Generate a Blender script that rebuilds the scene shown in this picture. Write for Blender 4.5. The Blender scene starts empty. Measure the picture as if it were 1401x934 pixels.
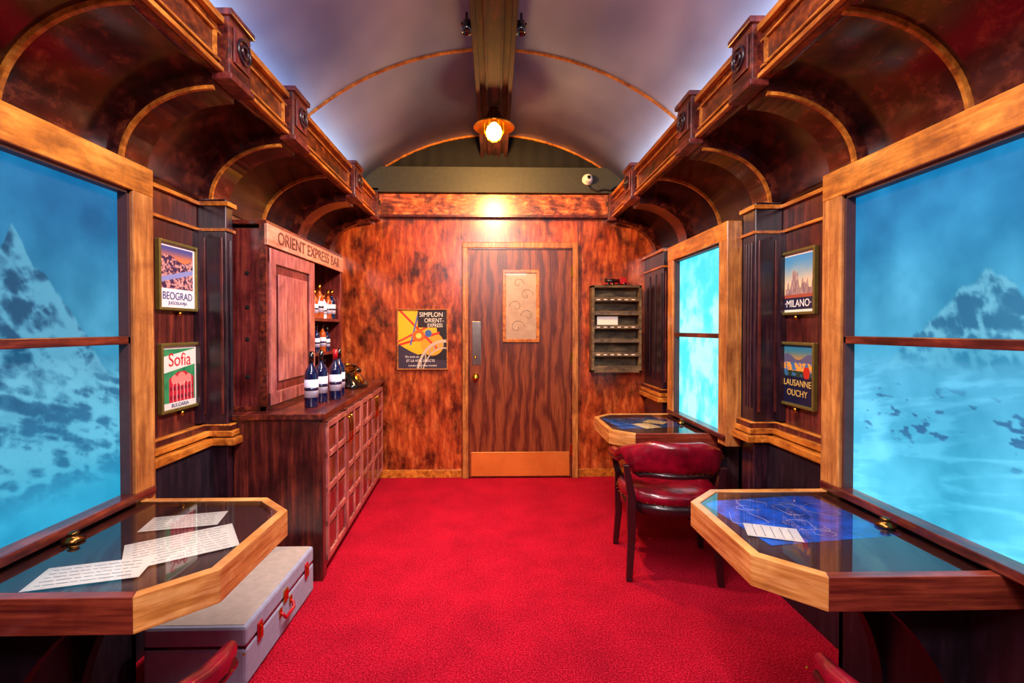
import bpy, bmesh, math
import numpy as np
from mathutils import Vector, Matrix
R=math.radians
sc=bpy.context.scene
COL=sc.collection
# ------------------------------------------------------------------ helpers
def lin(c):
    if isinstance(c,str):
        c=c.lstrip('#'); c=[int(c[i:i+2],16)/255 for i in (0,2,4)]
    return tuple((x/12.92 if x<=0.04045 else ((x+0.055)/1.055)**2.4) for x in c[:3])+(1.0,)
def new_mat(name):
    m=bpy.data.materials.new(name); m.use_nodes=True
    nt=m.node_tree; b=nt.nodes['Principled BSDF']
    return m,nt,b
def coords(nt,scale,rot=(0,0,0)):
    tc=nt.nodes.new('ShaderNodeTexCoord'); mp=nt.nodes.new('ShaderNodeMapping')
    mp.inputs['Scale'].default_value=scale; mp.inputs['Rotation'].default_value=rot
    nt.links.new(tc.outputs['Object'],mp.inputs['Vector']); return mp.outputs[0]
def noise(nt,vec,scale,detail=6,dist=0.0,rough=.6):
    n=nt.nodes.new('ShaderNodeTexNoise'); n.inputs['Scale'].default_value=scale
    n.inputs['Detail'].default_value=detail; n.inputs['Distortion'].default_value=dist
    n.inputs['Roughness'].default_value=rough
    nt.links.new(vec,n.inputs['Vector']); return n.outputs[0]
def ramp(nt,fac,stops):
    r=nt.nodes.new('ShaderNodeValToRGB'); e=r.color_ramp.elements
    while len(e)<len(stops): e.new(.5)
    for i,(p,c) in enumerate(stops): e[i].position=p; e[i].color=c
    nt.links.new(fac,r.inputs[0]); return r.outputs[0]
def mixc(nt,a,b,fac,mode='MULTIPLY'):
    m=nt.nodes.new('ShaderNodeMix'); m.data_type='RGBA'; m.blend_type=mode
    if isinstance(fac,float): m.inputs[0].default_value=fac
    else: nt.links.new(fac,m.inputs[0])
    nt.links.new(a,m.inputs[6]); nt.links.new(b,m.inputs[7]); return m.outputs[2]
def bump(nt,b,h,strength=.2,dist=.002):
    n=nt.nodes.new('ShaderNodeBump'); n.inputs['Strength'].default_value=strength; n.inputs['Distance'].default_value=dist
    nt.links.new(h,n.inputs['Height']); nt.links.new(n.outputs[0],b.inputs['Normal'])
def wood(name,c1,c2,c3,scale=(14,14,1.2),bl=2.2,blmin=.35,rough=.32,coat=.4,blscale=(1,1,1),fine=3.0,lo=.36,hi=.62,dist=.3,coatr=.18,bd=.5):
    m,nt,b=new_mat(name)
    v=coords(nt,scale); g=noise(nt,v,fine,8,dist)
    col=ramp(nt,g,[(.3,lin(c1)),(.5,lin(c2)),(.7,lin(c3))])
    v2=coords(nt,blscale); n2=noise(nt,v2,bl,6,bd,.7)
    mul=ramp(nt,n2,[(lo,(blmin,blmin*.82,blmin*.85,1)),(hi,(1.1,1.05,1,1))])
    out=mixc(nt,col,mul,1.0)
    nt.links.new(out,b.inputs['Base Color']); b.inputs['Roughness'].default_value=rough
    b.inputs['Coat Weight'].default_value=coat; b.inputs['Coat Roughness'].default_value=coatr
    bump(nt,b,g,.12,.002)
    return m
def plain(name,c,rough=.5,metal=0,coat=0,em=None,es=0,nz=.12,ns=30):
    m,nt,b=new_mat(name)
    v=coords(nt,(1,1,1)); n=noise(nt,v,ns,4)
    l=lin(c)
    d=tuple(x*(1-nz) for x in l[:3])+(1,); h=tuple(min(1,x*(1+nz)) for x in l[:3])+(1,)
    nt.links.new(ramp(nt,n,[(.35,d),(.65,h)]),b.inputs['Base Color'])
    b.inputs['Roughness'].default_value=rough; b.inputs['Metallic'].default_value=metal
    b.inputs['Coat Weight'].default_value=coat
    if em: b.inputs['Emission Color'].default_value=lin(em); b.inputs['Emission Strength'].default_value=es
    return m
def link(o,parent=None):
    COL.objects.link(o)
    if parent: o.parent=parent
    return o
def empty(name,loc=(0,0,0),rot=(0,0,0)):
    e=bpy.data.objects.new(name,None); e.location=loc; e.rotation_euler=rot; e.empty_display_size=.1
    return link(e)
def mesh(name,verts,faces,mat,parent=None,smooth=False,bevel=0,seg=2,sub=0):
    me=bpy.data.meshes.new(name); me.from_pydata([tuple(v) for v in verts],[],faces)
    bm=bmesh.new(); bm.from_mesh(me); bmesh.ops.recalc_face_normals(bm,faces=bm.faces)
    if len(bm.faces)==1:
        for f in bm.faces:
            if f.normal.z<0: f.normal_flip()
    bm.to_mesh(me); bm.free()
    if smooth:
        for p in me.polygons: p.use_smooth=True
    o=bpy.data.objects.new(name,me); me.materials.append(mat)
    if bevel:
        md=o.modifiers.new('bevel','BEVEL'); md.width=bevel; md.segments=seg; md.limit_method='ANGLE'; md.angle_limit=R(40)
    if sub:
        md=o.modifiers.new('sub','SUBSURF'); md.levels=sub; md.render_levels=sub
    return link(o,parent)
def box(name,x0,x1,y0,y1,z0,z1,mat,parent=None,bevel=0):
    v=[(x,y,z) for x in (x0,x1) for y in (y0,y1) for z in (z0,z1)]
    f=[(0,1,3,2),(4,6,7,5),(0,4,5,1),(2,3,7,6),(0,2,6,4),(1,5,7,3)]
    return mesh(name,v,f,mat,parent,bevel=bevel)
def multibox(name,boxes,mat,parent=None,bevel=0):
    V=[];F=[]
    for (x0,x1,y0,y1,z0,z1) in boxes:
        k=len(V)
        V+=[(x,y,z) for x in (x0,x1) for y in (y0,y1) for z in (z0,z1)]
        F+=[tuple(i+k for i in f) for f in [(0,1,3,2),(4,6,7,5),(0,4,5,1),(2,3,7,6),(0,2,6,4),(1,5,7,3)]]
    return mesh(name,V,F,mat,parent,bevel=bevel)
def loft(name,rings,mat,parent=None,smooth=True,closed=False,bevel=0,sub=0,caps=True):
    V=[];F=[];k=len(rings[0])
    for r in rings: V+=list(r)
    n=len(rings)
    for i in range(n if closed else n-1):
        a=i*k; b=((i+1)%n)*k
        for j in range(k):
            j2=(j+1)%k; F.append((a+j,a+j2,b+j2,b+j))
    if caps and not closed:
        F.append(tuple(range(k))[::-1]); F.append(tuple(range((n-1)*k,n*k)))
    return mesh(name,V,F,mat,parent,smooth=smooth,bevel=bevel,sub=sub)
def lathe(name,prof,mat,parent=None,loc=(0,0,0),n=28,axis='z'):
    rings=[]
    for (r,h) in prof:
        ring=[]
        for i in range(n):
            a=2*math.pi*i/n; c,s=r*math.cos(a),r*math.sin(a)
            p={'z':(c,s,h),'y':(c,h,s),'x':(h,c,s)}[axis]
            ring.append((p[0]+loc[0],p[1]+loc[1],p[2]+loc[2]))
        rings.append(ring)
    return loft(name,rings,mat,parent)
def tube(name,pts,r,mat,parent=None,n=10,closed=False):
    pts=[Vector(p) for p in pts]; rings=[]; N=len(pts)
    rr=r if isinstance(r,(list,tuple)) else [r]*N
    up=None
    for i,p in enumerate(pts):
        a=pts[(i-1)%N] if (closed or i>0) else p; b=pts[(i+1)%N] if (closed or i<N-1) else p
        t=(b-a).normalized()
        if up is None:
            up=Vector((0,0,1)) if abs(t.z)<.9 else Vector((1,0,0))
        s=t.cross(up).normalized(); u=s.cross(t).normalized(); up=u
        rings.append([tuple(p+rr[i]*(math.cos(2*math.pi*j/n)*s+math.sin(2*math.pi*j/n)*u)) for j in range(n)])
    return loft(name,rings,mat,parent,closed=closed)
def band(name,inner,outer,y0,y1,mat,parent=None,smooth=False,bevel=0):
    rings=[]
    for a,b in zip(inner,outer):
        rings.append([(a[0],y0,a[1]),(a[0],y1,a[1]),(b[0],y1,b[1]),(b[0],y0,b[1])])
    return loft(name,rings,mat,parent,smooth=smooth,bevel=bevel)
def text(name,s,size,mat,parent,loc,rot=(0,0,0),ext=.0008,align='CENTER',sx=1):
    c=bpy.data.curves.new(name,'FONT'); c.body=s; c.size=size; c.extrude=ext; c.align_x=align; c.align_y='CENTER'
    c.materials.append(mat); o=bpy.data.objects.new(name,c); o.location=loc; o.rotation_euler=rot; o.scale=(sx,1,1)
    return link(o,parent)
# numpy noise
def vnoise(x,y,seed):
    rs=np.random.RandomState(seed); g=rs.rand(64,64)
    xi=np.floor(x).astype(int); yi=np.floor(y).astype(int); fx=x-xi; fy=y-yi
    fx=fx*fx*(3-2*fx); fy=fy*fy*(3-2*fy)
    a=g[xi%64,yi%64];b=g[(xi+1)%64,yi%64];c=g[xi%64,(yi+1)%64];d=g[(xi+1)%64,(yi+1)%64]
    return (a*(1-fx)+b*fx)*(1-fy)+(c*(1-fx)+d*fx)*fy
def fbm(x,y,seed=1,o=5,ridge=False):
    s=0;a=.5;t=0
    for i in range(o):
        v=vnoise(x*2**i+13.7*i,y*2**i+7.1*i,seed+i)
        if ridge: v=1-abs(2*v-1)
        s=s+a*v;t+=a;a*=.5
    return s/t
def A(c):
    c=c.lstrip('#'); return np.array([int(c[i:i+2],16)/255 for i in (0,2,4)])
def lerp(a,b,t): return a*(1-t[...,None])+b*t[...,None]
def sst(e0,e1,x):
    t=np.clip((x-e0)/(e1-e0),0,1); return t*t*(3-2*t)
paintmats={}
def paint_mat(em):
    if em in paintmats: return paintmats[em]
    m,nt,b=new_mat('printed_surface_%d'%len(paintmats))
    a=nt.nodes.new('ShaderNodeAttribute'); a.attribute_name='Col'
    if em>0:
        b.inputs['Base Color'].default_value=(.01,.01,.01,1); b.inputs['Specular IOR Level'].default_value=.08
        nt.links.new(a.outputs['Color'],b.inputs['Emission Color']); b.inputs['Emission Strength'].default_value=em
        b.inputs['Roughness'].default_value=.5
    else:
        nt.links.new(a.outputs['Color'],b.inputs['Base Color']); b.inputs['Roughness'].default_value=.45
        b.inputs['Coat Weight'].default_value=.3; b.inputs['Coat Roughness'].default_value=.08
    paintmats[em]=m; return m
def painted(name,P,nu,nv,fn,em,parent=None):
    u,v=np.meshgrid(np.linspace(0,1,nu),np.linspace(0,1,nv))
    xyz=np.stack(P(u,v),-1).reshape(-1,3)
    rgb=np.clip(fn(u,v),0,1).reshape(-1,3)
    rgb=np.where(rgb<=.04045,rgb/12.92,((rgb+.055)/1.055)**2.4)
    idx=np.arange(nu*nv).reshape(nv,nu)
    f=np.stack([idx[:-1,:-1],idx[:-1,1:],idx[1:,1:],idx[1:,:-1]],-1).reshape(-1,4)
    me=bpy.data.meshes.new(name); me.from_pydata(xyz.tolist(),[],f.tolist())
    at=me.color_attributes.new('Col','FLOAT_COLOR','POINT')
    at.data.foreach_set('color',np.concatenate([rgb,np.ones((len(rgb),1))],1).astype(np.float32).ravel())
    me.materials.append(paint_mat(em)); o=bpy.data.objects.new(name,me)
    return link(o,parent)

# ------------------------------------------------------------------ materials
W_dark=wood('dark_mahogany','#28090e','#54201e','#883a28',(12,12,1.0),5,.38)
W_darkh=wood('dark_mahogany_horizontal','#300d11','#60241e','#98442a',(14,1.2,14),6.0,.4,rough=.28)
W_beam=wood('beam_dark_wood','#240c0e','#441a16','#6a2c20',(12,1.2,12),6.0,.5,rough=.7,coat=0)
W_rimend=wood('table_end_board','#4c1614','#7a3222','#a04a32',(1.2,10,22),5.0,.75,rough=.3)
W_cove=wood('figured_cove_veneer','#1c0609','#481816','#86402a',(6,4,6),5,.26,rough=.22,coat=.9,blscale=(1,1.4,1),lo=.32,hi=.62)
W_pil=wood('pilaster_black_wood','#140a12','#2a1624','#4c2a34',(12,12,1.2),5,.5)
W_gold=wood('golden_oak','#8c4814','#cc7c28','#eca444',(14,2,14),8,.6,rough=.35)
W_goldz=wood('golden_oak_upright','#875228','#ba7a3c','#dc9c54',(18,18,1.5),6,.65,rough=.35)
W_rim=wood('table_oak','#a06424','#d0924c','#ecbc74',(2,2,26),5,.8,rough=.3)
W_orange=wood('burl_orange','#34100a','#7a3414','#b85e22',(10,6,10),22,.35,rough=.3)
W_ply=wood('figured_plywood','#6c2410','#a84820','#d87a40',(8,8,1.8),4.2,.16,rough=.28,coat=.6,blscale=(1.6,1,1.0),lo=.36,hi=.55,coatr=.22,bd=.2)
W_beamw=wood('figured_beam','#5a2412','#b45a2a','#e8985a',(5,8,14),9,.25,rough=.3,coatr=.25,lo=.4,hi=.56)
W_sign=wood('sign_wood','#a8684e','#c89074','#dcac90',(8,1.5,8),4,.75)
W_bar=wood('bar_mahogany','#3e1218','#742c2c','#a84e3c',(12,12,1.0),6,.4,rough=.28,coat=.6)
W_bard=wood('bar_door_panel','#8a4450','#b86e6a','#d89080',(12,12,1.2),6,.55,rough=.28)
W_rack=wood('weathered_rack','#3a3022','#6a5a40','#a08c64',(2,8,8),6,.5,rough=.6,coat=0)
M_black=plain('black_drape','#0a0708',.9)
M_green=plain('painted_steel_beam','#34342a',.6)
M_brass=plain('brass','#c9912f',.22,1)
M_bronze=plain('aged_bronze','#7a5428',.25,1)
M_steel=plain('steel','#b8b0a8',.25,1)
M_kick=plain('brass_kickplate','#ffb050',.34,.72,ns=4)
M_ltr=plain('burgundy_leather','#78061f',.28,0,.5,nz=.45,ns=14)
M_cwood=plain('chair_dark_wood','#2a0f14',.3,0,.4)
M_paper=plain('paper','#fff8ee',.7,nz=.03)
M_ink=plain('ink','#6a6c78',.8)
M_white=plain('white_plastic','#e8e4e0',.4)
M_blk=plain('black_bakelite','#0d0b0d',.15,0,.6)
M_red=plain('red_enamel','#b01020',.35)
M_suit=plain('suitcase_canvas','#9aa2be',.55,nz=.08)
M_suitt=plain('suitcase_top','#b4a8a0',.5,nz=.08)
M_bottle=plain('dark_blue_glass','#0c1640',.06,0,1)
M_amber=plain('amber_glass','#a8480e',.08,0,1)
M_label=plain('bottle_label','#d8d8f0',.6)
M_intr=plain('table_interior','#4a2a2a',.5)
M_blue=plain('blueprint_paper','#1c6ce8',.6,nz=.5,ns=18)
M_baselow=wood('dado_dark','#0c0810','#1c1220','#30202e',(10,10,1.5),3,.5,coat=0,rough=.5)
def carpet():
    m,nt,b=new_mat('red_carpet')
    v=coords(nt,(1,1,1)); n=noise(nt,v,150,4,0,.8); n2=noise(nt,v,4,5)
    c=ramp(nt,n,[(.35,lin('#54000e')),(.5,lin('#b60424')),(.65,lin('#f03054'))])
    c2=ramp(nt,n2,[(.3,(.72,.68,.75,1)),(.7,(1.05,1,1,1))])
    nt.links.new(mixc(nt,c,c2,1.0),b.inputs['Base Color']); b.inputs['Roughness'].default_value=1
    b.inputs['Specular IOR Level'].default_value=.1
    bump(nt,b,n,.8,.008); return m
M_carpet=carpet()
def ceilmat():
    m,nt,b=new_mat('ceiling_lacquer')
    v=coords(nt,(1,.6,1)); n=noise(nt,v,1.4,3,.2,.5)
    nt.links.new(ramp(nt,n,[(.35,lin('#7488bc')),(.65,lin('#b8caee'))]),b.inputs['Base Color'])
    b.inputs['Roughness'].default_value=.4; return m
M_ceil=ceilmat()
def doormat():
    m,nt,b=new_mat('door_oak')
    v=coords(nt,(1.0,1,.22)); w=nt.nodes.new('ShaderNodeTexWave'); w.inputs['Scale'].default_value=3.2
    w.inputs['Distortion'].default_value=12; w.inputs['Detail'].default_value=4; w.inputs['Detail Scale'].default_value=1.6; w.inputs['Detail Roughness'].default_value=.6
    nt.links.new(v,w.inputs['Vector'])
    v2=coords(nt,(70,70,2.2)); n=noise(nt,v2,2,6)
    c=ramp(nt,w.outputs[0],[(.0,lin('#602816')),(.4,lin('#7e3c20')),(1,lin('#964e2a'))])
    c2=ramp(nt,n,[(.38,(.5,.4,.38,1)),(.6,(1,1,1,1))])
    nt.links.new(mixc(nt,c,c2,1.0),b.inputs['Base Color']); b.inputs['Roughness'].default_value=.35
    b.inputs['Coat Weight'].default_value=.3; b.inputs['Coat Roughness'].default_value=.3; return m
M_door=doormat()
def glassmat():
    m=bpy.data.materials.new('table_glass'); m.use_nodes=True; nt=m.node_tree; nt.nodes.clear()
    o=nt.nodes.new('ShaderNodeOutputMaterial'); t=nt.nodes.new('ShaderNodeBsdfTransparent'); g=nt.nodes.new('ShaderNodeBsdfGlossy')
    g.inputs['Roughness'].default_value=.03; g.inputs['Color'].default_value=(1,1,1,1); t.inputs['Color'].default_value=(1,1,1,1)
    f=nt.nodes.new('ShaderNodeFresnel'); f.inputs['IOR'].default_value=1.9
    mx=nt.nodes.new('ShaderNodeMixShader'); nt.links.new(f.outputs[0],mx.inputs[0]); nt.links.new(t.outputs[0],mx.inputs[1]); nt.links.new(g.outputs[0],mx.inputs[2])
    nt.links.new(mx.outputs[0],o.inputs[0]); return m
M_glass=glassmat()
M_frost=plain('frosted_door_glass','#b8a08c',.3,0,.3,nz=.12,ns=12)
M_bulb=plain('glowing_bulb','#ffd070',.3,em='#ffb848',es=60)

# ------------------------------------------------------------------ room constants
WX=1.47; YB=4.25; YF=-1.1; TZ=.70
floor=box('floor',-1.6,1.6,YF-.05,YB+.08,-.05,0,M_carpet)
box('wall_rear',-1.6,1.6,YF-.06,YF,0,3.1,W_dark)
bw=box('wall_back',-1.6,1.6,YB,YB+.08,0,2.28,W_ply)
lun=box('wall_lunette_drape',-1.6,1.6,YB+.02,YB+.08,2.28,3.1,M_black)
box('trim_wood_header',-1.035,1.035,YB-.05,YB,2.29,2.47,W_beamw,bevel=.004)
box('trim_painted_header_beam',-1.2,1.2,YB-.09,YB,2.475,2.69,M_green)
multibox('trim_wall_back',[(-1.035,1.035,YB-.06,YB,2.272,2.29),(-.285,-.279,YB-.004,YB,2.07,2.28),(.735,.741,YB-.004,YB,2.07,2.28)],W_darkh)
multibox('baseboard_back',[(-1.0,-.285,YB-.015,YB,0,.07),(.745,1.33,YB-.015,YB,0,.07)],W_gold,bevel=.003)
rings=[]
for i in range(61):
    x=-1.15+2.3*i/60; y=YB+.0+.012*math.sin(i*1.9)+.006*math.sin(i*4.1)
    rings.append([(x,y-.02,2.6),(x,y-.02,3.05),(x,y+.015,3.05),(x,y+.015,2.6)])
loft('drape',rings,M_black)

# vault
RC=1.71; ZC=1.28
def vz(x,r=RC): return ZC+math.sqrt(r*r-x*x)
xs=[-1.33+2.66*i/48 for i in range(49)]
band('ceiling',[(x,vz(x)) for x in xs],[(x,vz(x)+.04) for x in xs],YF-.05,YB+.08,M_ceil,smooth=False)
for p in bpy.data.objects['ceiling'].data.polygons: p.use_smooth=True
xs2=[-1.15+2.3*i/40 for i in range(41)]
for i,y in enumerate((0.9,2.93,YB-.03)):
    band('trim_%d'%(i+1),[(x,vz(x)-.012) for x in xs2],[(x,vz(x)+.003) for x in xs2],y-.008,y+.008,W_gold)
# central beam
bm_=empty('ceiling_beam')
box('beam_body',-.10,.10,YF,YB,2.83,3.02,W_beam,bm_)
box('beam_soffit',-.055,.055,YF,YB,2.815,2.83,W_beam,bm_)
multibox('beam_edges',[(-.115,-.088,YF,YB,2.80,2.84),(.088,.115,YF,YB,2.80,2.84),(-.05,-.038,YF,YB,2.805,2.82),(.038,.05,YF,YB,2.805,2.82)],W_beam,bm_,bevel=.003)

# side walls
th=[math.pi/2*i/16 for i in range(17)]
def cove(dr,s,z0=1.94):
    return [(s*(1.06+(.41-dr)*math.cos(t)),z0+(.34-dr)*math.sin(t)) for t in th]
blocksY=[(1.0,1.14),(1.86,2.02),(2.44,2.62),(3.5,3.68)]
ribsY=[.5,.98,1.46,1.87,2.45,3.10,3.68,4.2]
for s,side in ((-1,'left'),(1,'right')):
    sx=lambda a,b:(min(s*a,s*b),max(s*a,s*b))
    w=box('wall_'+side,*sx(WX,1.6),YF,YB,0,2.5,W_dark)
    P=w
    band('cove_panel',cove(0,s),cove(-.03,s),YF,YB,W_cove,P,smooth=True)
    box('cornice_ledge',*sx(1.05,1.5),YF,YB,2.38,2.41,W_dark,P)
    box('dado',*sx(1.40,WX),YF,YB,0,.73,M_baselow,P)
    multibox('wall_strips',[(*sx(1.452,WX),YF,2.44,1.915,1.932),(*sx(1.455,WX),YF,2.44,1.79,1.803)],W_gold,P)
    multibox('chair_rail',[(*sx(1.385,WX),YF,2.43,.73,.765),(*sx(1.41,WX),YF,2.43,.772,.80),(*sx(1.44,WX),YF,2.43,.815,.83)],W_gold,P,bevel=.004)
    multibox('chair_rail_shadow',[(*sx(1.43,WX),YF,2.43,.76,.825)],W_dark,P)
    for j,(a,b) in enumerate([(2.44,2.56),(3.78,YB)] if s>0 else [(2.44,2.5),(3.98,YB)]):
        pl=box('pilaster_%d'%j,*sx(1.33,WX),a,b,0,1.95,W_pil,P,bevel=.004)
        if s>0 or j==0:
            n=3
            multibox('pilaster_flute',[(*sx(1.322,1.33),a+.02+k*(b-a-.04)/n,a+.02+(k+.55)*(b-a-.04)/n,.9,1.75) for k in range(n)],W_pil,P,bevel=.003)
            multibox('pilaster_front_moulding',[(*sx(1.345,1.36),a-.008,a,.88,1.76),(*sx(1.43,1.445),a-.008,a,.88,1.76)],W_dark,P,bevel=.003)
        multibox('pilaster_caps',[(*sx(1.315,WX),a-.015,b+.012,1.915,1.935),(*sx(1.32,WX),a-.01,b+.01,1.79,1.804)],W_gold,P)
        if s>0 or j==0:
            multibox('pilaster_rail',[(*sx(1.28,WX),a-.035,b+.01,.73,.765),(*sx(1.295,WX),a-.022,b+.01,.772,.80),(*sx(1.31,WX),a-.012,b+.01,.815,.83)],W_gold,P,bevel=.004)
            multibox('pilaster_rail_core',[(*sx(1.305,WX),a-.015,b+.01,.76,.825)],W_dark,P)
    multibox('panel_stiles',[(*sx(1.44,WX),2.40,2.44,.84,1.79),(*sx(1.44,WX),1.86,1.93,.84,1.93)],W_pil,P)
    cn=box('trim_cornice_'+side,*sx(1.04,1.065),YF,YB,2.27,2.475,W_orange)
    multibox('cornice_gold',[(*sx(1.018,1.04),YF,YB,2.272,2.290),(*sx(1.028,1.04),YF,YB,2.312,2.322),(*sx(1.028,1.04),YF,YB,2.411,2.421),(*sx(1.015,1.06),YF,YB,2.452,2.478)],W_gold,cn,bevel=.003)
    gv=[]
    for (a,b) in blocksY: gv+= [(*sx(1.028,1.04),a-.035,a-.025,2.31,2.42),(*sx(1.028,1.04),b+.025,b+.035,2.31,2.42)]
    multibox('cornice_gold_ends',gv,W_gold,cn)
    for j,(a,b) in enumerate(blocksY+[(4.17,YB)]):
        box('corbel_block',*sx(.995,1.06),a,b,2.25,2.50,W_darkh,cn,bevel=.006)
        multibox('corbel_cap',[(*sx(.982,1.06),a-.01,b+.01,2.485,2.51),(*sx(.985,1.06),a-.008,b+.008,2.245,2.27)],W_bar,cn,bevel=.004)
        box('corbel_face',*sx(.985,.995),a+.02,b-.02,2.32,2.46,W_bar,cn,bevel=.006)
        yc=(a+b)/2; r_=min(.045,(b-a)/2-.02)
        for rr_,d in ((r_,.012),(r_*.5,.02)):
            tube('rosette_ring',[(s*(.985-d/3),yc+rr_*math.cos(q*math.pi/8),2.39+rr_*math.sin(q*math.pi/8)) for q in range(16)],.006,W_pil,cn,6,True)
        band('corbel_rib',cove(.06,s),cove(0,s),a+.01,b-.01,W_cove,P,smooth=False)
    for y in ribsY:
        isb=any(abs(y-.01-a)<.03 for a,b in blocksY)
        band('cove_rib',cove(.068 if isb else .018,s),cove(.054 if isb else 0,s),y-.008,y+.006,W_gold,P)

# ------------------------------------------------------------------ windows
def win_left(u,v):
    Y=1.0+.75*u; Z=.70+1.1*v
    base=lerp(A('#30b4e0'),A('#3a94bc'),sst(.05,.5,v)); base=base*(1-sst(.55,1,v)[...,None])+A('#1070a8')*sst(.55,1,v)[...,None]
    n=fbm(Y*6,Z*6,3)
    base=base+ (n-.5)[...,None]*.30
    ridge=1.63-np.abs(Y-1.35)*np.where(Y>1.35,1.25,1.6)-.06*fbm(Y*22,Z*6,5)
    m=sst(0,.015,ridge-Z)*sst(.98,1.2,Z)
    tex=fbm(Y*16+Z*12,Z*14-Y*6,7,5,True)
    side=sst(-.04,.05,Y-1.35-.15*(1.6-Z)+.08*(fbm(Z*9,Y*3,71)-.5))
    mc=lerp(A('#14486e'),A('#66b0d0'),sst(.48,.85,tex+.12*side))
    base=base*(1-.8*m[...,None])+mc*.8*m[...,None]
    f=sst(1.26,1.14,Z+.14*fbm(Y*5,Z*2,11)-.05)*sst(.75,.95,Z)
    t2=fbm(Y*12,Z*26+Y*9,17,5,True)
    lc=lerp(A('#1a5c88'),A('#74cae6'),sst(.42,.75,t2))
    base=base*(1-.65*f[...,None])+lc*.65*f[...,None]
    return base
def win_right(u,v):
    Y=1.0+.75*u; Z=.70+1.1*v
    base=lerp(A('#4cc4ea'),A('#44a4cc'),sst(.0,.5,v)); base=base*(1-sst(.55,1,v)[...,None])+A('#1880b8')*sst(.55,1,v)[...,None]
    n=fbm(Y*6,Z*6,23); base=base+(n-.5)[...,None]*.30
    ridge=1.52-np.abs(Y-1.25)*.72-.10*fbm(Y*16,Z*5,5)
    m=sst(0,.02,ridge-Z)*sst(1.15,1.32,Z)
    tex=fbm(Y*20-Z*6,Z*18,37,5,True)
    mc=lerp(A('#1c6088'),A('#78c0da'),sst(.48,.82,tex))
    base=base*(1-.7*m[...,None])+mc*.7*m[...,None]
    t2=fbm(Y*18,Z*44,47,4); sp=sst(.66,.73,t2)*sst(1.18,1.06,Z)*sst(.92,1.0,Z)
    base=base*(1-.65*sp[...,None])+A('#184c80')*.65*sp[...,None]
    t3=fbm(Y*4,Z*24+Y*6,57,4,True); st=sst(.6,.85,t3)*sst(1.24,1.15,Z); base=base+(st*.08)[...,None]
    return base
def win_far(u,v):
    n=fbm(u*6,v*9,61,5)
    base=lerp(A('#a8f2f6'),A('#48d2ea'),sst(.3,.7,n))
    base=base*(1-.45*sst(.6,1.0,v)[...,None])+A('#38c0e0')*.45*sst(.6,1.0,v)[...,None]
    return base
def window(n,s,y0,y1,fn,em):
    e=empty('window_%d'%n); sx=lambda a,b:(min(s*a,s*b),max(s*a,s*b))
    z0,z1=.70,1.885; fw=.10
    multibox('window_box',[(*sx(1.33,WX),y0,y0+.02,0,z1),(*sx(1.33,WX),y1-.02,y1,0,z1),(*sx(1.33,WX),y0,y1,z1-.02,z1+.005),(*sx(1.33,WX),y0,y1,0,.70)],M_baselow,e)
    multibox('frame_stiles',[(*sx(1.25,1.335),y0,y0+fw,z0-.03,z1),(*sx(1.25,1.335),y1-fw,y1,z0-.03,z1)],W_goldz,e,bevel=.004)
    box('frame_head',*sx(1.248,1.335),y0+.001,y1-.001,z1-fw,z1+.001,W_gold,e,bevel=.004)
    box('frame_sill',*sx(1.24,1.335),y0+.01,y1-.01,z0+.002,z0+.03,W_darkh,e,bevel=.004)
    multibox('frame_rebate',[(*sx(1.262,1.335),y0+fw,y0+fw+.012,z0,z1-fw),(*sx(1.262,1.335),y1-fw-.012,y1-fw,z0,z1-fw),(*sx(1.262,1.335),y0+fw,y1-fw,z1-fw-.012,z1-fw)],M_intr,e)
    box('mid_rail',*sx(1.262,1.335),y0+fw,y1-fw,1.252,1.28,W_darkh,e,bevel=.003)
    X=s*1.295
    P=lambda u,v:(X+0*u,y0+fw+(y1-y0-2*fw)*u,z0+(z1-fw-z0)*v)
    painted('snow_mountain_pane',P,200,300,fn,em,e)
window(1,-1,.90,1.81,win_left,1.0)
window(2,1,.90,1.82,win_right,1.1)
window(3,1,2.57,3.46,win_far,1.5)

# ------------------------------------------------------------------ tables
def sheet(name,cx,cy,w,h,ang,z,mat,par,lines=0):
    ca,sa=math.cos(R(ang)),math.sin(R(ang))
    def tr(a,b,zz): return (cx+a*ca-b*sa,cy+a*sa+b*ca,zz)
    mesh(name,[tr(-w/2,-h/2,z),tr(w/2,-h/2,z),tr(w/2,h/2,z),tr(-w/2,h/2,z)],[(0,1,2,3)],mat,par)
    V=[];F=[]
    import random; rnd=random.Random(int(abs(cx*1000)))
    for i in range(lines):
        b=h/2-h*(i+1)/(lines+1); a0=-w*.42
        while a0<w*.38:
            a1=min(a0+w*rnd.uniform(.04,.14),w*.42); k=len(V)
            V+=[tr(a0,b-.0012,z+.0006),tr(a1,b-.0012,z+.0006),tr(a1,b+.001,z+.0006),tr(a0,b+.001,z+.0006)]; F.append((k,k+1,k+2,k+3)); a0=a1+w*.02
    if lines: mesh(name+'_writing',V,F,M_ink if mat is M_paper else M_label,par)
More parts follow.
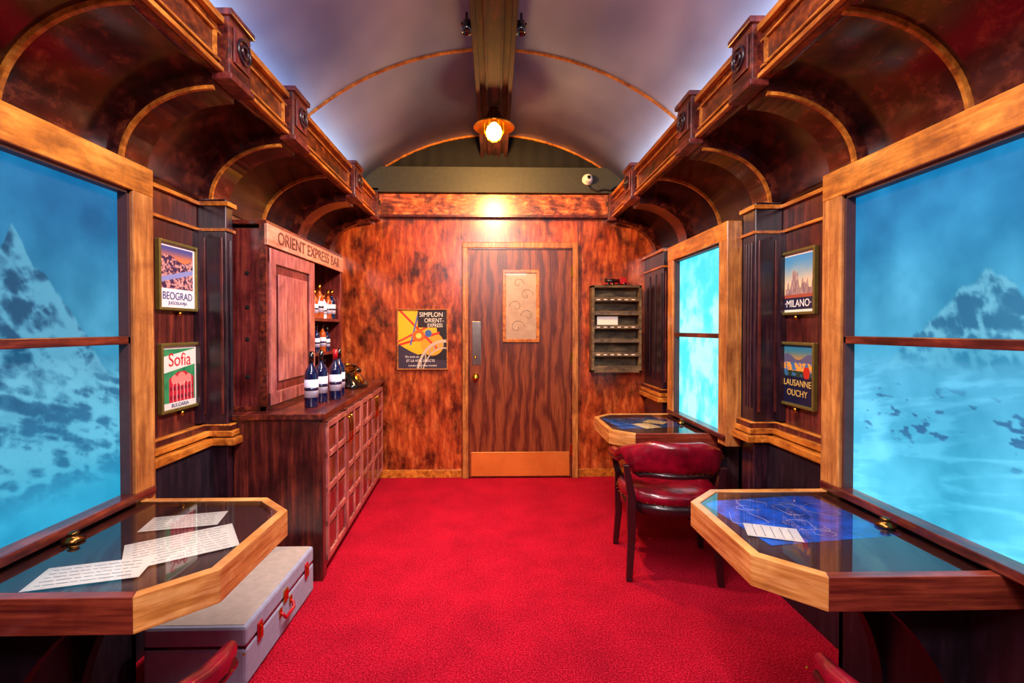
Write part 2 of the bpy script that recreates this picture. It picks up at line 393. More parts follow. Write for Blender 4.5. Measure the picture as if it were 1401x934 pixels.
def table(s,y0,y1,papers,xin=.69,name='wall_table',chart=False):
    e=empty(name); ch=.125; XW=1.325
    o=[(XW,y0),(xin+ch,y0),(xin,y0+ch),(xin,y1-ch),(xin+ch,y1),(XW,y1)]
    d=.028; k=d*math.tan(R(22.5))
    i_=[(XW,y0+d),(xin+ch+k,y0+d),(xin+d,y0+ch+k),(xin+d,y1-ch-k),(xin+ch+k,y1-d),(XW,y1-d)]
    for j in range(5):
        a,b,c,dd=o[j],o[j+1],i_[j+1],i_[j]
        pts=[(s*a[0],a[1]),(s*b[0],b[1]),(s*c[0],c[1]),(s*dd[0],dd[1])]
        V=[(p[0],p[1],TZ-.085) for p in pts]+[(p[0],p[1],TZ) for p in pts]
        mesh('rim_board_%d'%j,V,[(0,1,2,3),(4,5,6,7),(0,1,5,4),(1,2,6,5),(2,3,7,6),(3,0,4,7)],W_rimend if j in(0,) else W_rim,e,bevel=.002)
    V=[(s*p[0],p[1],TZ-.07) for p in i_]+[(s*p[0],p[1],TZ-.020) for p in i_]
    F=[tuple(range(6)),tuple(range(6,12))]+[(q,(q+1)%6,(q+1)%6+6,q+6) for q in range(6)]
    mesh('display_bed',V,F,M_intr,e)
    V=[(s*p[0],p[1],TZ-.003) for p in i_]
    mesh('glass_top',V,[tuple(range(6))],M_glass,e)
    yc=(y0+y1)/2
    for yy in (yc-.14,yc+.14):
        rings=[]
        for t in range(15):
            q=math.pi/2*t/14
            x=.86+.46*math.sin(q)**.8; z=.614-.55*(1-math.cos(q))**.8
            rings.append([(s*x,yy-.02,z),(s*x,yy+.02,z),(s*1.33,yy+.02,z),(s*1.33,yy-.02,z)])
        loft('bracket',rings,M_baselow,e,smooth=False)
    lathe('brass_fitting',[(0,TZ-.003),(.026,TZ-.003),(.028,TZ+.004),(.014,TZ+.010),(.010,TZ+.016),(.015,TZ+.021),(.008,TZ+.025),(0,TZ+.026)],M_bronze,e,(s*1.205,yc-.02,0),20)
    if chart:
        import random; rnd=random.Random(5)
        sheet('sea_chart',s*.99,yc+.10,.44,.36,8,TZ-.0185,M_blue,e,0)
        for q in range(9):
            x=s*rnd.uniform(.82,1.15); y=yc+.10+rnd.uniform(-.13,.13); r=rnd.uniform(.02,.06)
            tube('chart_line',[(x+r*math.cos(t*.6+q)*(1+.3*math.sin(t*2+q)),y+r*math.sin(t*.6+q),TZ-.0175) for t in range(10)],.0010,M_label,e,4)
    for p in papers:
        sheet('document',s*p[0],p[1],p[2],p[3],p[4],TZ-.016+.001*p[7],p[5],e,p[6])
    return e
table(-1,1.10,1.75,[(1.0,1.58,.22,.12,14,M_paper,6,0),(.895,1.40,.27,.19,34,M_paper,9,1),(1.02,1.245,.24,.12,16,M_paper,5,2)])
table(1,1.15,1.80,[(.85,1.45,.10,.15,70,M_paper,5,1)],chart=True)
table(1,2.76,3.44,[(.98,3.08,.12,.16,20,M_paper,5,0),(1.08,3.2,.12,.14,50,M_paper,4,1)],chart=True)

# ------------------------------------------------------------------ chairs
def chair(cx,cy,rot):
    e=empty('captain_armchair',(cx,cy,0),(0,0,R(rot)))
    def oval(rx,ry,z,n=36):
        return [(rx*math.copysign(abs(math.cos(a))**.8,math.cos(a)),ry*math.copysign(abs(math.sin(a))**.8,math.sin(a)),z) for a in [2*math.pi*i/n for i in range(n)]]
    loft('seat_cushion',[oval(.235,.225,.395),oval(.255,.245,.41),oval(.258,.248,.44),oval(.24,.23,.462),oval(.18,.17,.476),oval(.09,.085,.481),oval(.01,.01,.482)],M_ltr,e)
    loft('seat_frame',[oval(.23,.22,.34),oval(.245,.235,.345),oval(.245,.235,.40),oval(.22,.21,.40)],M_cwood,e)
    VV=[];FF=[]
    for i in range(40):
        a=2*math.pi*i/40
        x=.262*math.copysign(abs(math.cos(a))**.8,math.cos(a)); y=.252*math.copysign(abs(math.sin(a))**.8,math.sin(a)); k=len(VV); r=.005
        VV+=[(x+r,y,.413),(x-r,y,.413),(x,y+r,.413),(x,y-r,.413),(x,y,.413+r),(x,y,.413-r)]
        FF+=[tuple(k+t for t in f) for f in [(0,2,4),(2,1,4),(1,3,4),(3,0,4),(2,0,5),(1,2,5),(3,1,5),(0,3,5)]]
    mesh('nail_heads',VV,FF,M_brass,e)
    path=[]
    N=32
    for i in range(N+1):
        t=i/N
        a=math.pi*(-.06+1.12*t)
        x=-.275*math.cos(a); y=-.275*math.sin(a)+.02
        if t<.12: y=.24-(t/.12)*.20; x=-.275+.0*t
        if t>.88: y=.24-((1-t)/.12)*.20; x=.275
        path.append((x,y,t))
    pts=[(p[0],p[1]) for p in path]
    rings=[]
    for i,(x,y,t) in enumerate(path):
        a=Vector(pts[max(0,i-1)]); b=Vector(pts[min(N,i+1)]); tg=(b-a).normalized(); nr=Vector((tg.y,-tg.x))
        c=math.sin(math.pi*t); bk=max(0,min(1,(c-.55)/.3)); bk=bk*bk*(3-2*bk)
        top=.60+.135*max(0,min(1,(c-.15)/.75)); h=.045+.125*bk; thk=.022+.016*bk
        if i in(0,N): thk*=.6; h*=.8
        ring=[]
        for q in range(12):
            w=2*math.pi*q/12; cc=math.copysign(abs(math.cos(w))**.7,math.cos(w)); s_=math.copysign(abs(math.sin(w))**.7,math.sin(w))
            lean=-.03*bk*(s_)
            ring.append((x+nr.x*(thk*cc+lean),y+nr.y*(thk*cc)+(-.015*bk*s_),top-h/2+h/2*s_))
        rings.append(ring)
    loft('padded_back_and_arms',rings,M_ltr,e)
    rings=[]
    for i,(x,y,t) in enumerate(path):
        c=math.sin(math.pi*t); bk=max(0,min(1,(c-.55)/.3)); top=.60+.135*max(0,min(1,(c-.15)/.75)); h=.045+.125*bk*bk*(3-2*bk)
        rings.append((x,y,top-h-.006))
    tube('bow_rail',rings,.016,M_cwood,e,8)
    VV=[];FF=[]
    for i,(x,y,z) in enumerate(rings):
        a=Vector(pts[max(0,i-1)]); b=Vector(pts[min(N,i+1)]); tg=(b-a).normalized(); nr=Vector((tg.y,-tg.x))
        for sd in (-1,1):
            px,py,pz=x+nr.x*.028*sd,y+nr.y*.028*sd,z+.018; k=len(VV); r=.004
            VV+=[(px+r,py,pz),(px-r,py,pz),(px,py+r,pz),(px,py-r,pz),(px,py,pz+r),(px,py,pz-r)]
            FF+=[tuple(k+t for t in f) for f in [(0,2,4),(2,1,4),(1,3,4),(3,0,4),(2,0,5),(1,2,5),(3,1,5),(0,3,5)]]
    mesh('arm_nail_heads',VV,FF,M_brass,e)
    for i,(x,y,zt) in enumerate([(-.235,.20,.555),(.235,.20,.555),(-.215,-.20,.60),(.215,-.20,.60)]):
        prof=[(x*1.06,y*1.1,0,.015),(x,y,.20,.019),(x,y,.36,.023),(x*1.0,y,.44,.021),(x*1.13,y*1.02,zt,.015)]
        rings=[[(a-r,b-r,c),(a+r,b-r,c),(a+r,b+r,c),(a-r,b+r,c)] for a,b,c,r in prof]
        loft('leg_%d'%i,rings,M_cwood,e,smooth=False,bevel=.003)
    return e
chair(.955,2.66,-8); chair(-.87,.86,0); chair(.985,.79,0)

# ------------------------------------------------------------------ bar cabinet
bar=empty('bar_cabinet',(-.886,2.515,0),(0,0,R(2.85)))
L=1.70; D=.48; H=.87
box('carcass',-D,-.02,.06,L,.04,H-.03,W_bar,bar)
box('plinth',-D,-.04,.02,L,0,.04,W_pil,bar)
box('end_panel',-.44,0,0,.06,0,H-.03,W_dark,bar,bevel=.003)
multibox('end_frame',[(-.44,-.39,-.008,0,.03,H-.05),(-.05,0,-.008,0,.0,H-.05)],W_dark,bar,bevel=.002)
mesh('countertop',[(-.445,-.02,H-.03),(.015,-.02,H-.03),(.015,L+.0,H-.03),(-D,L,H-.03),(-D,.06,H-.03),(-.445,.06,H-.03)]+[(-.445,-.02,H),(.015,-.02,H),(.015,L+.0,H),(-D,L,H),(-D,.06,H),(-.445,.06,H)],
     [tuple(range(6)),tuple(range(6,12))]+[(q,(q+1)%6,(q+1)%6+6,q+6) for q in range(6)],W_darkh,bar,bevel=.004)
box('front_skin',-.02,-.005,.0,L,.04,H-.03,W_bar,bar)
nd=4; dw=(L-.06)/nd
for d in range(nd):
    y0=.05+d*dw; y1=y0+dw-.02
    fr=[]
    z0,z1=.08,H-.06
    fr+=[(-.005,.012,y0,y0+.03,z0,z1),(-.005,.012,y1-.03,y1,z0,z1)]
    fr+=[(-.005,.0115,y0,y1,z,z+.03) for z in (z0,z0+.18,z0+.36,z0+.54,z1-.03)]
    fr+=[(-.005,.011,(y0+y1)/2-.012,(y0+y1)/2+.012,z0,z1)]
    multibox('door_frame_%d'%d,fr,W_bard,bar,bevel=.002)
    rp=[]
    for z in (z0+.03,z0+.21,z0+.39,z0+.57):
        zt=min(z+.15,z1-.03)
        if zt-z<.04: continue
        for (a,b) in ((y0+.045,(y0+y1)/2-.027),((y0+y1)/2+.027,y1-.045)):
            rp.append((-.005,.006,a,b,z+.015,zt-.015))
    multibox('door_panels_%d'%d,rp,W_bar,bar,bevel=.004)
    hy=y1-.02 if d%2==0 else y0+.02
    tube('handle_%d'%d,[(.012,hy,.62),(.035,hy,.625),(.038,hy,.69),(.038,hy,.73),(.035,hy,.775),(.012,hy,.78)],.006,M_brass,bar,8)
ub=empty('back_bar_shelf_unit')
ux0,ux1=-1.455,-1.21; uy0,uy1=2.60,3.86; z0=H+.002; z1=1.86
box('back_panel',ux0,ux0+.02,uy0,uy1,z0,z1,W_bar,ub)
box('near_side',ux0,ux1,uy0,uy0+.03,z0,z1,W_bar,ub,bevel=.003)
multibox('side_mouldings',[(ux0,ux1,uy0-.012,uy0,z0,z0+.02),(ux0,ux1+.01,uy0-.015,uy1,z1,z1+.02),(ux1-.03,ux1+.004,uy0-.012,uy0,z0,z1)],W_darkh,ub)
for zz in (1.05,1.25,1.42,1.60): lathe('peg_hole',[(0,-.001),(.012,-.001),(.012,.003)],M_black,ub,(-1.31,uy0-.001,zz),14,'y')
box('far_side',ux0,ux1,uy1-.025,uy1,z0,z1,W_bar,ub)
box('divider',ux0,ux1,3.26,3.285,z0,z1,W_bar,ub)
box('top_panel',ux0,ux1,uy0,uy1,z1-.02,z1,W_bar,ub)
box('door_slab',ux1-.02,ux1,uy0+.03,3.26,z0,1.75,W_bar,ub)
multibox('door_stiles',[(ux1,ux1+.014,uy0+.02,uy0+.09,z0+.02,1.74),(ux1,ux1+.014,3.18,3.26,z0+.02,1.74),(ux1,ux1+.013,uy0+.02,3.26,1.66,1.74),(ux1,ux1+.013,uy0+.02,3.26,z0+.02,z0+.09)],W_bard,ub,bevel=.004)
box('door_raised_panel',ux1,ux1+.01,uy0+.13,3.14,z0+.14,1.61,W_bard,ub,bevel=.008)
for zz in (1.12,1.36): box('shelf',ux0,ux1,3.285,uy1-.025,zz,zz+.02,W_bar,ub)
sg=box('bar_sign_board',ux1,ux1+.018,uy0-.02,uy1,1.75,1.862,W_sign,ub,bevel=.002)
text('sign_lettering','ORIENT EXPRESS BAR',.098,W_darkh,ub,(ux1+.0195,(uy0+uy1)/2,1.805),(R(90),0,R(90)),sx=1.12)
def bottle(x,y,z,h,mat,cap=M_blk):
    e=empty('liquor_bottle',(x,y,z)); r=h*.12
    lathe('glass_body',[(0,0),(r*.95,0),(r,h*.02),(r,h*.58),(r*.85,h*.66),(r*.4,h*.74),(r*.34,h*.78),(r*.34,h*.93)],mat,e)
    lathe('capsule',[(r*.38,h*.80),(r*.4,h*.80),(r*.4,h),(0,h)],cap,e)
    lathe('label',[(r*1.01,h*.18),(r*1.02,h*.18),(r*1.02,h*.50),(r*1.01,h*.50)],M_label,e)
    lathe('label_band',[(r*1.02,h*.30),(r*1.03,h*.30),(r*1.03,h*.36),(r*1.02,h*.36)],M_bottle,e)
    return e
for x,y,m in ((-1.02,2.72,M_bottle),(-1.03,2.90,M_bottle),(-.985,3.02,M_bottle),(-1.01,3.17,M_bottle)): bottle(x,y,H,.31,m,M_red if x>-1.0 else M_blk)
for y,m,h in ((3.34,M_bottle,.24),(3.43,M_amber,.20),(3.52,M_amber,.25),(3.61,M_label,.18),(3.70,M_amber,.22),(3.79,M_bottle,.23)): bottle(-1.26,y,1.38,h,m,M_brass)
for y,m,h in ((3.36,M_amber,.19),(3.46,M_bottle,.2),(3.58,M_amber,.21),(3.68,M_bottle,.18)): bottle(-1.26,y,1.14,h,m)
for y,m,h in ((3.40,M_bottle,.22),(3.52,M_amber,.2),(3.64,M_bottle,.22)): bottle(-1.27,y,H,h,m)
ph=empty('rotary_telephone',(-1.06,3.62,H),(0,0,R(75)))
ph.scale=(1.15,1.15,1.15)
def rr(hx,hy,z,n=24,cx=0,cy=0): return [(cx+hx*math.copysign(abs(math.cos(a))**.6,math.cos(a)),cy+hy*math.copysign(abs(math.sin(a))**.6,math.sin(a)),z) for a in [2*math.pi*i/n for i in range(n)]]
loft('phone_body',[rr(.10,.085,0),rr(.105,.09,.012),rr(.10,.085,.025),rr(.065,.05,.085,cy=.02),rr(.055,.035,.10,cy=.025),rr(.02,.01,.102,cy=.025)],M_blk,ph)
lathe('dial',[(0,.0),(.045,.0),(.045,.006),(.018,.008),(0,.008)],M_brass,ph,(0,0,0),24)
d=bpy.data.objects.get('dial'); d.location=(0,-.052,.062); d.rotation_euler=(R(55),0,0)
for sx_ in (-1,1): box('cradle',sx_*.055-.01,sx_*.055+.01,0,.05,.095,.125,M_brass,ph,bevel=.003)
tube('handset',[(-.10,.025,.118),(-.07,.025,.138),(0,.025,.148),(.07,.025,.138),(.10,.025,.118)],[.014,.012,.011,.012,.014],M_blk,ph)
for sx_ in (-1,1): lathe('earpiece',[(0,0),(.03,0),(.028,.022),(.012,.03),(0,.03)],M_blk,ph,(sx_*.105,.025,.09),20)
tube('cord_band',[(-.03,.025,.146),(.03,.025,.146)],.0135,M_brass,ph)

# ------------------------------------------------------------------ door
dr=empty('door_1'); dx0,dx1=-.22,.68; dh=2.0
box('door_leaf',dx0,dx1,YB-.035,YB-.002,.01,dh,M_door,dr,bevel=.003)
multibox('door_casing',[(dx0-.055,dx0-.004,YB-.05,YB,0,dh+.058),(dx1+.004,dx1+.055,YB-.05,YB,0,dh+.058),(dx0-.055,dx1+.055,YB-.052,YB,dh+.006,dh+.058)],W_goldz,dr,bevel=.006)
multibox('door_stop',[(dx0-.004,dx0+.006,YB-.045,YB,0,dh),(dx1-.006,dx1+.004,YB-.045,YB,0,dh),(dx0,dx1,YB-.045,YB,dh-.004,dh+.006)],W_darkh,dr)
box('kick_plate',dx0+.02,dx1-.02,YB-.039,YB-.035,.02,.23,M_kick,dr,bevel=.001)
gx0,gx1,gz0,gz1=.075,.395,1.19,1.82
multibox('vision_frame',[(gx0,gx0+.028,YB-.048,YB-.034,gz0,gz1),(gx1-.028,gx1,YB-.048,YB-.034,gz0,gz1),(gx0,gx1,YB-.0485,YB-.034,gz0,gz0+.028),(gx0,gx1,YB-.0485,YB-.034,gz1-.028,gz1)],W_gold,dr,bevel=.003)
box('vision_glass',gx0+.028,gx1-.028,YB-.038,YB-.0345,gz0+.028,gz1-.028,M_frost,dr)
M_scroll=plain('wrought_scroll','#7a6450',.5)
for (cx,cz,r0,sg_,k) in ((.20,1.32,.07,1,.32),(.29,1.42,.06,-1,.3),(.19,1.50,.06,-1,.3),(.28,1.60,.06,1,.3),(.21,1.70,.05,1,.3)):
    tube('scroll',[(cx+sg_*r0*(1-t/24)*math.cos(t*k),YB-.039,cz+r0*(1-t/24)*math.sin(t*k)) for t in range(22)],.0018,M_scroll,dr,6)
box('push_plate',dx0+.03,dx0+.105,YB-.039,YB-.035,.99,1.37,M_steel,dr,bevel=.002)
lathe('knob',[(0,-.075),(.02,-.075),(.03,-.06),(.028,-.045),(.012,-.035),(.012,-.01),(.03,-.006),(.03,0)],M_brass,dr,(dx0+.06,YB-.035,.89),20,'y')
lathe('viewer',[(0,-.006),(.012,-.006),(.014,0)],M_brass,dr,(dx0+.055,YB-.039,1.06),16,'y')
multibox('hinges',[(dx1-.012,dx1+.012,YB-.048,YB-.03,z,z+.1) for z in (.2,1.0,1.75)],M_brass,dr,bevel=.002)

# ------------------------------------------------------------------ posters
def pictures(name,side,c,w,h,fn,texts,fm,fw=.014,n=(130,160),knob=True):
    rot={'left':(R(90),0,R(90)),'right':(R(90),0,R(-90)),'back':(R(90),0,0)}[side]
    e=empty(name,c,rot)
    multibox('picture_frame',[(-w/2-fw,-w/2,-h/2-fw,h/2+fw,0,.022),(w/2,w/2+fw,-h/2-fw,h/2+fw,0,.022),(-w/2,w/2,h/2,h/2+fw,0,.0215),(-w/2,w/2,-h/2-fw,-h/2,0,.0215)],fm,e,bevel=.003)
    box('backing',-w/2,w/2,-h/2,h/2,0,.008,M_paper,e)
    painted('poster_print',lambda u,v:(-w/2+w*u,-h/2+h*v,.0095+0*u),n[0],n[1],fn,0,e)
    if knob: lathe('retaining_knob',[(0,0),(.008,0),(.006,.012),(.011,.016),(.011,.024),(0,.026)],M_brass,e,(0,-h/2-fw-.014,0),14)
    for i,(s_,x,y,sz,col,sxx) in enumerate(texts):
        text('lettering_%d'%i,s_,sz,col,e,(x*w,y*h,.0105),sx=sxx,ext=.0003)
    return e
T_blue=plain('ink_blue','#1c2c78',.6); T_red=plain('ink_red','#d01c28',.6); T_wh=plain('ink_white','#f4f0e8',.6); T_gold=plain('ink_gold','#d8b45a',.6)
def full(u,c): return np.ones(u.shape+(3,))*A(c)
def put(img,mask,c):
    m=np.clip(mask,0,1)[...,None]; return img*(1-m)+A(c)*m
def p_beo(u,v):
    im=full(u,'#ece6ea'); inn=(u>.05)*(u<.95)*(v>.30)*(v<.96)
    sky=lerp(A('#e07a4a'),A('#4a4a90'),sst(.75,.95,v))
    sc_=lerp(A('#3a2046'),A('#d89a90'),sst(.38,.62,fbm(u*22,v*30,5)))
    hill=.78+.05*np.sin(u*7); sc_=np.where((v>hill)[...,None],sky,sc_)
    river=np.abs(v-(.42+.2*u))<.04; sc_=np.where(river[...,None],A('#8a90c8'),sc_)
    return np.where((inn>0)[...,None],sc_,im)
def p_sof(u,v):
    im=full(u,'#e8e4dc'); inn=(u>.06)*(u<.94)*(v>.1)*(v<.95)
    g=lerp(A('#107048'),A('#50a868'),fbm(u*8,v*8,4))
    g=put(g,(np.abs(v-(.76+.12*(u-.5)))<.13)*1.0,'#f0e8dc')
    b=(v<.58)*(np.abs(u-.55)<.35)*(v<.62-.4*np.abs(u-.55)); g=put(g,b*1.0,'#c02038')
    for cx,r_ in ((.35,.09),(.55,.13),(.75,.09)): g=put(g,((u-cx)**2+((v-.46)*1.2)**2<r_**2)*1.0,'#e88a80')
    win=(np.sin(u*60)>.2)*(np.sin(v*45)>.2)*(v<.42)*(np.abs(u-.55)<.32); g=put(g,win*.8,'#4a0c20')
    win=(np.sin(u*60+2)>.85)*(v<.42)*(np.abs(u-.55)<.32); g=put(g,win*.8,'#f4d0c0')
    return np.where((inn>0)[...,None],g,im)
def p_mil(u,v):
    im=full(u,'#f0ead8'); inn=(u>.05)*(u<.95)*(v>.04)*(v<.96)
    g=lerp(A('#f4d0a0'),A('#4a98cc'),sst(.4,.95,v+.1*(fbm(u*5,v*5,6)-.5)))
    spire=.40+.32*np.maximum(0,1-np.abs(u-.40)*6)+.12*np.maximum(0,np.sin(u*42))+.10*np.maximum(0,1-np.abs(u-.7)*8)
    ms=(v<spire)*(np.abs(u-.52)<.42); c=lerp(A('#5a3c50'),A('#e8c8a8'),fbm(u*40,v*14,8))
    g=np.where((ms>0)[...,None],c,g); g=put(g,(v<.3)*1.0,'#a85038'); g=put(g,(v<.24)*1.0,'#1a1c3c')
    return np.where((inn>0)[...,None],g,im)
def p_lau(u,v):
    g=lerp(A('#f0902c'),A('#2c7a9a'),sst(.66,.95,v))
    g=put(g,(v<.80+.05*np.sin(u*9))*(v>.6)*1.0,'#5a5a78'); n=fbm(u*20,v*20,5)
    g=put(g,(v<.70)*1.0,'#3a70a0'); g=put(g,(v<.70)*(n>.48)*1.0,'#e8a040'); g=put(g,(v<.56)*(n>.42)*1.0,'#2a3c28'); g=put(g,(v<.46)*1.0,'#101434')
    g=put(g,(v<.64)*(v>.45)*(np.abs(u-.78)<.10-.4*np.abs(v-.55))*1.0,'#c02818'); return g
def p_sim(u,v):
    g=full(u,'#1c1418')
    g=put(g,((u-.36)**2+((v-.62)*1.15)**2<.44**2)*1.0,'#f4bc18')
    g=put(g,(u<.34)*(v>.35)*1.0,'#f4c41c')
    g=put(g,((u-.70)**2+((v-.42)*1.2)**2<.24**2)*1.0,'#f0a428')
    g=put(g,(np.abs(v-1.02+.85*(u-.0))<.028)*(u<.8)*1.0,'#e03c20'); g=put(g,(np.abs(v-.46-.42*u)<.02)*(u<.8)*1.0,'#e04828')
    g=put(g,(np.abs(v-.40-.25*u)<.02)*(u<.85)*1.0,'#d83020')
    g=put(g,(np.abs(u-.22-.3*(v-.3))<.018)*(v>.4)*1.0,'#4a6ab0')
    g=put(g,((u-.42)**2+((v-.56)*1.3)**2<.13**2)*1.0,'#f06818'); g=put(g,((u-.42)**2+((v-.56)*1.3)**2<.06**2)*1.0,'#ffe060')
    g=put(g,((u-.62)**2+((v-.60)*1.1)**2<.07**2)*1.0,'#3868b0')
    g=put(g,(u>.40)*(v>.70)*1.0,'#2a1c20')
    g=put(g,(v<.14+.28*(1-u)**2)*1.0,'#3a3044')
    arch=(np.abs(np.hypot((u-.95)*1.1,v+.15)-.62)<.025)+(np.abs(np.hypot((u-.95)*1.1,v+.15)-.50)<.012); g=put(g,np.clip(arch,0,1)*1.0,'#c8bca8')
    g=put(g,((np.sin(u*70)>.6)*(np.hypot((u-.95)*1.1,v+.15)<.6)*(np.hypot((u-.95)*1.1,v+.15)>.5))*1.0,'#b0a090')
    return g
M_fr1=plain('frame_olive_gold','#8a7a3c',.35,.6)
pictures('framed_travel_poster','left',(-1.47,2.27,1.545),.25,.285,p_beo,[('BEOGRAD',0,-.32,.048,T_blue,.95),('JUGOSLAVIJA',0,-.43,.02,T_blue,1.1)],M_fr1)
pictures('framed_travel_poster','left',(-1.47,2.28,1.085),.25,.285,p_sof,[('Sofia',0,.27,.085,T_red,1),('BULGARIA',0,-.455,.024,T_blue,1.1)],M_fr1)
pictures('framed_travel_poster','right',(1.47,2.295,1.53),.245,.285,p_mil,[('·MILANO·',0,-.36,.05,T_wh,.95)],M_fr1)
pictures('framed_travel_poster','right',(1.47,2.295,1.085),.245,.285,p_lau,[('LAUSANNE',0,-.15,.044,T_gold,.95),('OUCHY',0,-.32,.044,T_gold,1)],M_fr1)
pictures('simplon_railway_poster','back',(-.625,YB,1.215),.42,.51,p_sim,[('SIMPLON',.18,.42,.056,T_wh,.9),('ORIENT-',.24,.32,.052,T_wh,.85),('EXPRESS',.26,.235,.045,T_wh,.8),('Du train et',-.22,-.30,.026,T_wh,1),('ET LA VOIE DIRECTE',-.04,-.37,.030,T_wh,.9),('London Paris Milan Istanbul',0,-.45,.022,T_wh,1)],W_goldz,.012,(170,200),knob=False)
# ------------------------------------------------------------------ letter rack
rk=empty('letter_rack'); rx0,rx1,rz0,rz1=.84,1.27,.93,1.68
multibox('rack_frame',[(rx0,rx0+.022,YB-.12,YB,rz0,rz1),(rx1-.022,rx1,YB-.12,YB,rz0,rz1),(rx0,rx1,YB-.12,YB,rz1-.02,rz1),(rx0,rx1,YB-.12,YB,rz0,rz0+.02)],W_rack,rk,bevel=.002)
box('rack_back',rx0,rx1,YB-.012,YB-.002,rz0,rz1,W_rack,rk)
sh=[];lip=[]
for i in range(6):
    z=rz0+.02+i*(.71/6)
    sh.append((rx0+.02,rx1-.02,YB-.11,YB,z,z+.01)); lip.append((rx0+.02,rx1-.02,YB-.12,YB-.11,z,z+.036))
multibox('rack_shelves',sh,W_rack,rk); multibox('rack_lips',lip,W_rack,rk,bevel=.002)
for i in range(1,6):
    z=rz0+.02+i*(.71/6); multibox('label_strip',[(rx0+.04+k*.06,rx0+.07+k*.06,YB-.1215,YB-.12,z+.012,z+.020) for k in range(6)],M_paper if i%2 else M_ink,rk)
box('envelope',rx0+.05,rx0+.23,YB-.09,YB-.087,rz0+.02+4*.71/6+.02-.118,rz0+.02+4*.71/6-.01,M_paper,rk)
rc=empty('toy_locomotive',(1.06,YB-.06,1.68))
box('chassis',-.10,.10,-.03,.03,.012,.025,M_red,rc,bevel=.003)
lathe('boiler',[(0,-.10),(.018,-.10),(.018,.03),(0,.03)],M_blk,rc,(0,0,.043),16,'x')
box('cab',.03,.09,-.025,.025,.025,.07,M_red,rc,bevel=.003)
for x in (-.07,-.03,.02,.07): lathe('wheel',[(0,-.034),(.013,-.034),(.013,.034),(0,.034)],M_blk,rc,(x,0,.013),14,'y')
# ------------------------------------------------------------------ cctv
cc=empty('security_camera',(.80,YB-.09,2.585))
lathe('mount',[(0,0),(.045,0),(.045,-.02),(.03,-.03),(0,-.03)],M_white,cc,(0,0,0),24,'y')
lathe('eyeball',[(0,-.08),(.02,-.078),(.034,-.06),(.038,-.045),(.034,-.03),(0,-.025)],M_white,cc,(0,0,0),24,'y')
lathe('lens',[(0,-.086),(.014,-.086),(.016,-.078)],M_blk,cc,(0,0,0),18,'y')
tube('cable',[(.0,-.01,-.03),(.03,-.02,-.08),(.08,-.02,-.10),(.13,-.02,-.085),(.20,-.02,-.09),(.26,0,-.05)],.006,M_blk,cc)

# ------------------------------------------------------------------ pendant
pl=empty('pendant_lamp',(0,3.3,0))
lathe('shade',[(.012,2.80),(.03,2.80),(.035,2.78),(.045,2.765),(.05,2.74),(.085,2.715),(.132,2.685),(.140,2.668),(.134,2.671),(.08,2.702),(.045,2.73)],M_brass,pl,(0,0,0),36)
lathe('socket',[(0,2.74),(.02,2.74),(.02,2.69),(0,2.69)],M_brass,pl)
lathe('bulb',[(0,2.705),(.018,2.70),(.045,2.67),(.055,2.64),(.045,2.605),(.02,2.588),(0,2.584)],M_bulb,pl,(0,0,0),24)
for k in range(6):
    a=k*math.pi/3; tube('cage',[(.062*math.cos(a),.062*math.sin(a),2.705),(.066*math.cos(a),.066*math.sin(a),2.64),(.04*math.cos(a),.04*math.sin(a),2.585),(0,0,2.572)],.0018,M_brass,pl,6)
tube('rod',[(0,0,2.78),(0,0,2.81)],.008,M_brass,pl)
for s in (-1,1):
    e=empty('track_spotlight',(s*.135,2.42,2.82))
    lathe('can',[(0,.03),(.02,.03),(.024,-.03),(.02,-.03),(.016,-.02),(0,-.02)],M_blk,e,(0,0,-.02),20)
    box('bracket',-.006,.006,-.006,.006,0,.05,M_blk,e); box('yoke',-.028,.028,-.008,.008,-.01,.0,M_blk,e)

# ------------------------------------------------------------------ suitcase
su=empty('vintage_suitcase')
x0,x1,y0,y1,hz=-1.27,-.90,1.76,2.42,.225
box('case_bottom',x0,x1,y0,y1,.004,.145,M_suit,su,bevel=.012)
box('case_lid',x0,x1,y0,y1,.149,hz,M_suit,su,bevel=.012)
box('seam',x0+.004,x1-.004,y0+.004,y1-.004,.14,.153,M_blk,su)
box('lid_top',x0+.012,x1-.012,y0+.012,y1-.012,hz-.002,hz+.0015,M_suitt,su)
for yy in (y0+.10,y1-.10):
    box('latch_plate',x1-.002,x1+.006,yy-.018,yy+.018,.115,.185,M_red,su,bevel=.002)
    box('latch_clasp',x1+.006,x1+.012,yy-.009,yy+.009,.125,.175,M_brass,su,bevel=.002)
yc=(y0+y1)/2
tube('handle',[(x1,yc-.05,.11),(x1+.012,yc-.05,.105),(x1+.02,yc-.04,.085),(x1+.02,yc+.04,.085),(x1+.012,yc+.05,.105),(x1,yc+.05,.11)],.007,M_red,su)
for yy in (yc-.05,yc+.05): box('handle_plate',x1-.002,x1+.005,yy-.012,yy+.012,.095,.13,M_brass,su,bevel=.002)
box('centre_lock',x1-.002,x1+.007,yc-.02,yc+.02,.135,.185,M_brass,su,bevel=.002)
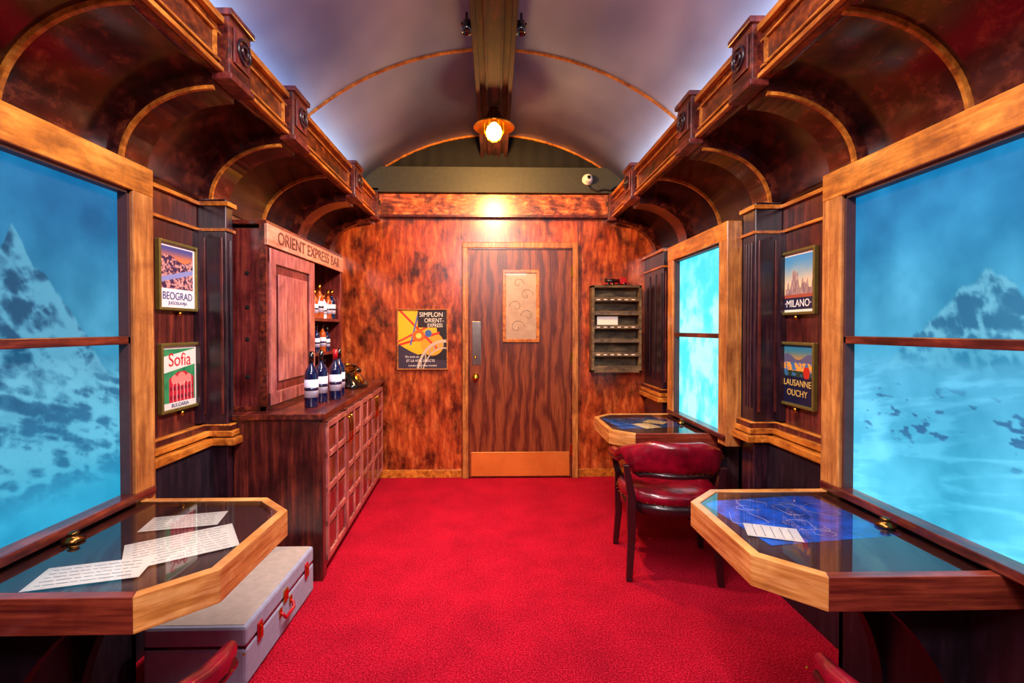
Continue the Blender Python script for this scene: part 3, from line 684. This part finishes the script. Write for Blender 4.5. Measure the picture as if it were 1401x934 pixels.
# ------------------------------------------------------------------ lights
def area(name,loc,rot,sx_,sy_,e,col):
    l=bpy.data.lights.new(name,'AREA'); l.shape='RECTANGLE'; l.size=sx_; l.size_y=sy_; l.energy=e; l.color=col
    o=bpy.data.objects.new(name,l); o.location=loc; o.rotation_euler=rot; return link(o)
def spot(name,loc,tgt,e,col,size,blend,r):
    l=bpy.data.lights.new(name,'SPOT'); l.energy=e; l.color=col; l.spot_size=R(size); l.spot_blend=blend; l.shadow_soft_size=r
    o=bpy.data.objects.new(name,l); o.location=loc; link(o)
    o.rotation_euler=(Vector(tgt)-o.location).to_track_quat('-Z','Y').to_euler(); return o
l=bpy.data.lights.new('pendant_glow','POINT'); l.energy=9; l.color=(1,.52,.15); l.shadow_soft_size=.04
o=bpy.data.objects.new('pendant_glow',l); o.location=(0,3.3,2.53); link(o)
spot('pendant_throw',(0,3.3,2.55),(0,3.75,2.15),135,(1,.50,.14),168,.35,.05)
area('cove_uplight_left',(-1.17,1.6,2.43),(R(180),R(-25),0),.16,4.8,18,(.80,.90,1))
area('cove_uplight_right',(1.17,1.6,2.43),(R(180),R(25),0),.16,4.8,20,(1,.90,.86))
area('under_beam_fill',(0,.9,2.79),(0,0,0),.12,1.9,76,(1,.84,.82))  # added fill strip, out of view under the beam, brightens carpet and room
area('rear_fill',(0,-.7,2.5),(R(58),0,0),1.2,.4,48,(1,.82,.84))  # added fill behind the camera, lifts the whole interior
spot('track_spot_beam',(-.135,2.42,2.75),(.9,2.7,.5),170,(1,.78,.66),100,.9,.04)
spot('track_spot_beam',(.135,2.42,2.75),(-1.1,2.9,.9),210,(1,.80,.74),95,.9,.04)
w=bpy.data.worlds.new('w'); sc.world=w; w.use_nodes=True; w.node_tree.nodes['Background'].inputs[0].default_value=(.05,.05,.08,1)
# ------------------------------------------------------------------ camera
c=bpy.data.cameras.new('cam'); c.lens=17; c.sensor_width=36; c.clip_start=.03
o=bpy.data.objects.new('camera',c); o.location=(0,0,1.305); o.rotation_euler=(R(90-.8),0,R(-1.3)); link(o)
c.shift_x=.0068; c.shift_y=-.0056
sc.camera=o
sc.view_settings.view_transform='Standard'
sc.view_settings.look='None'
sc.view_settings.exposure=0
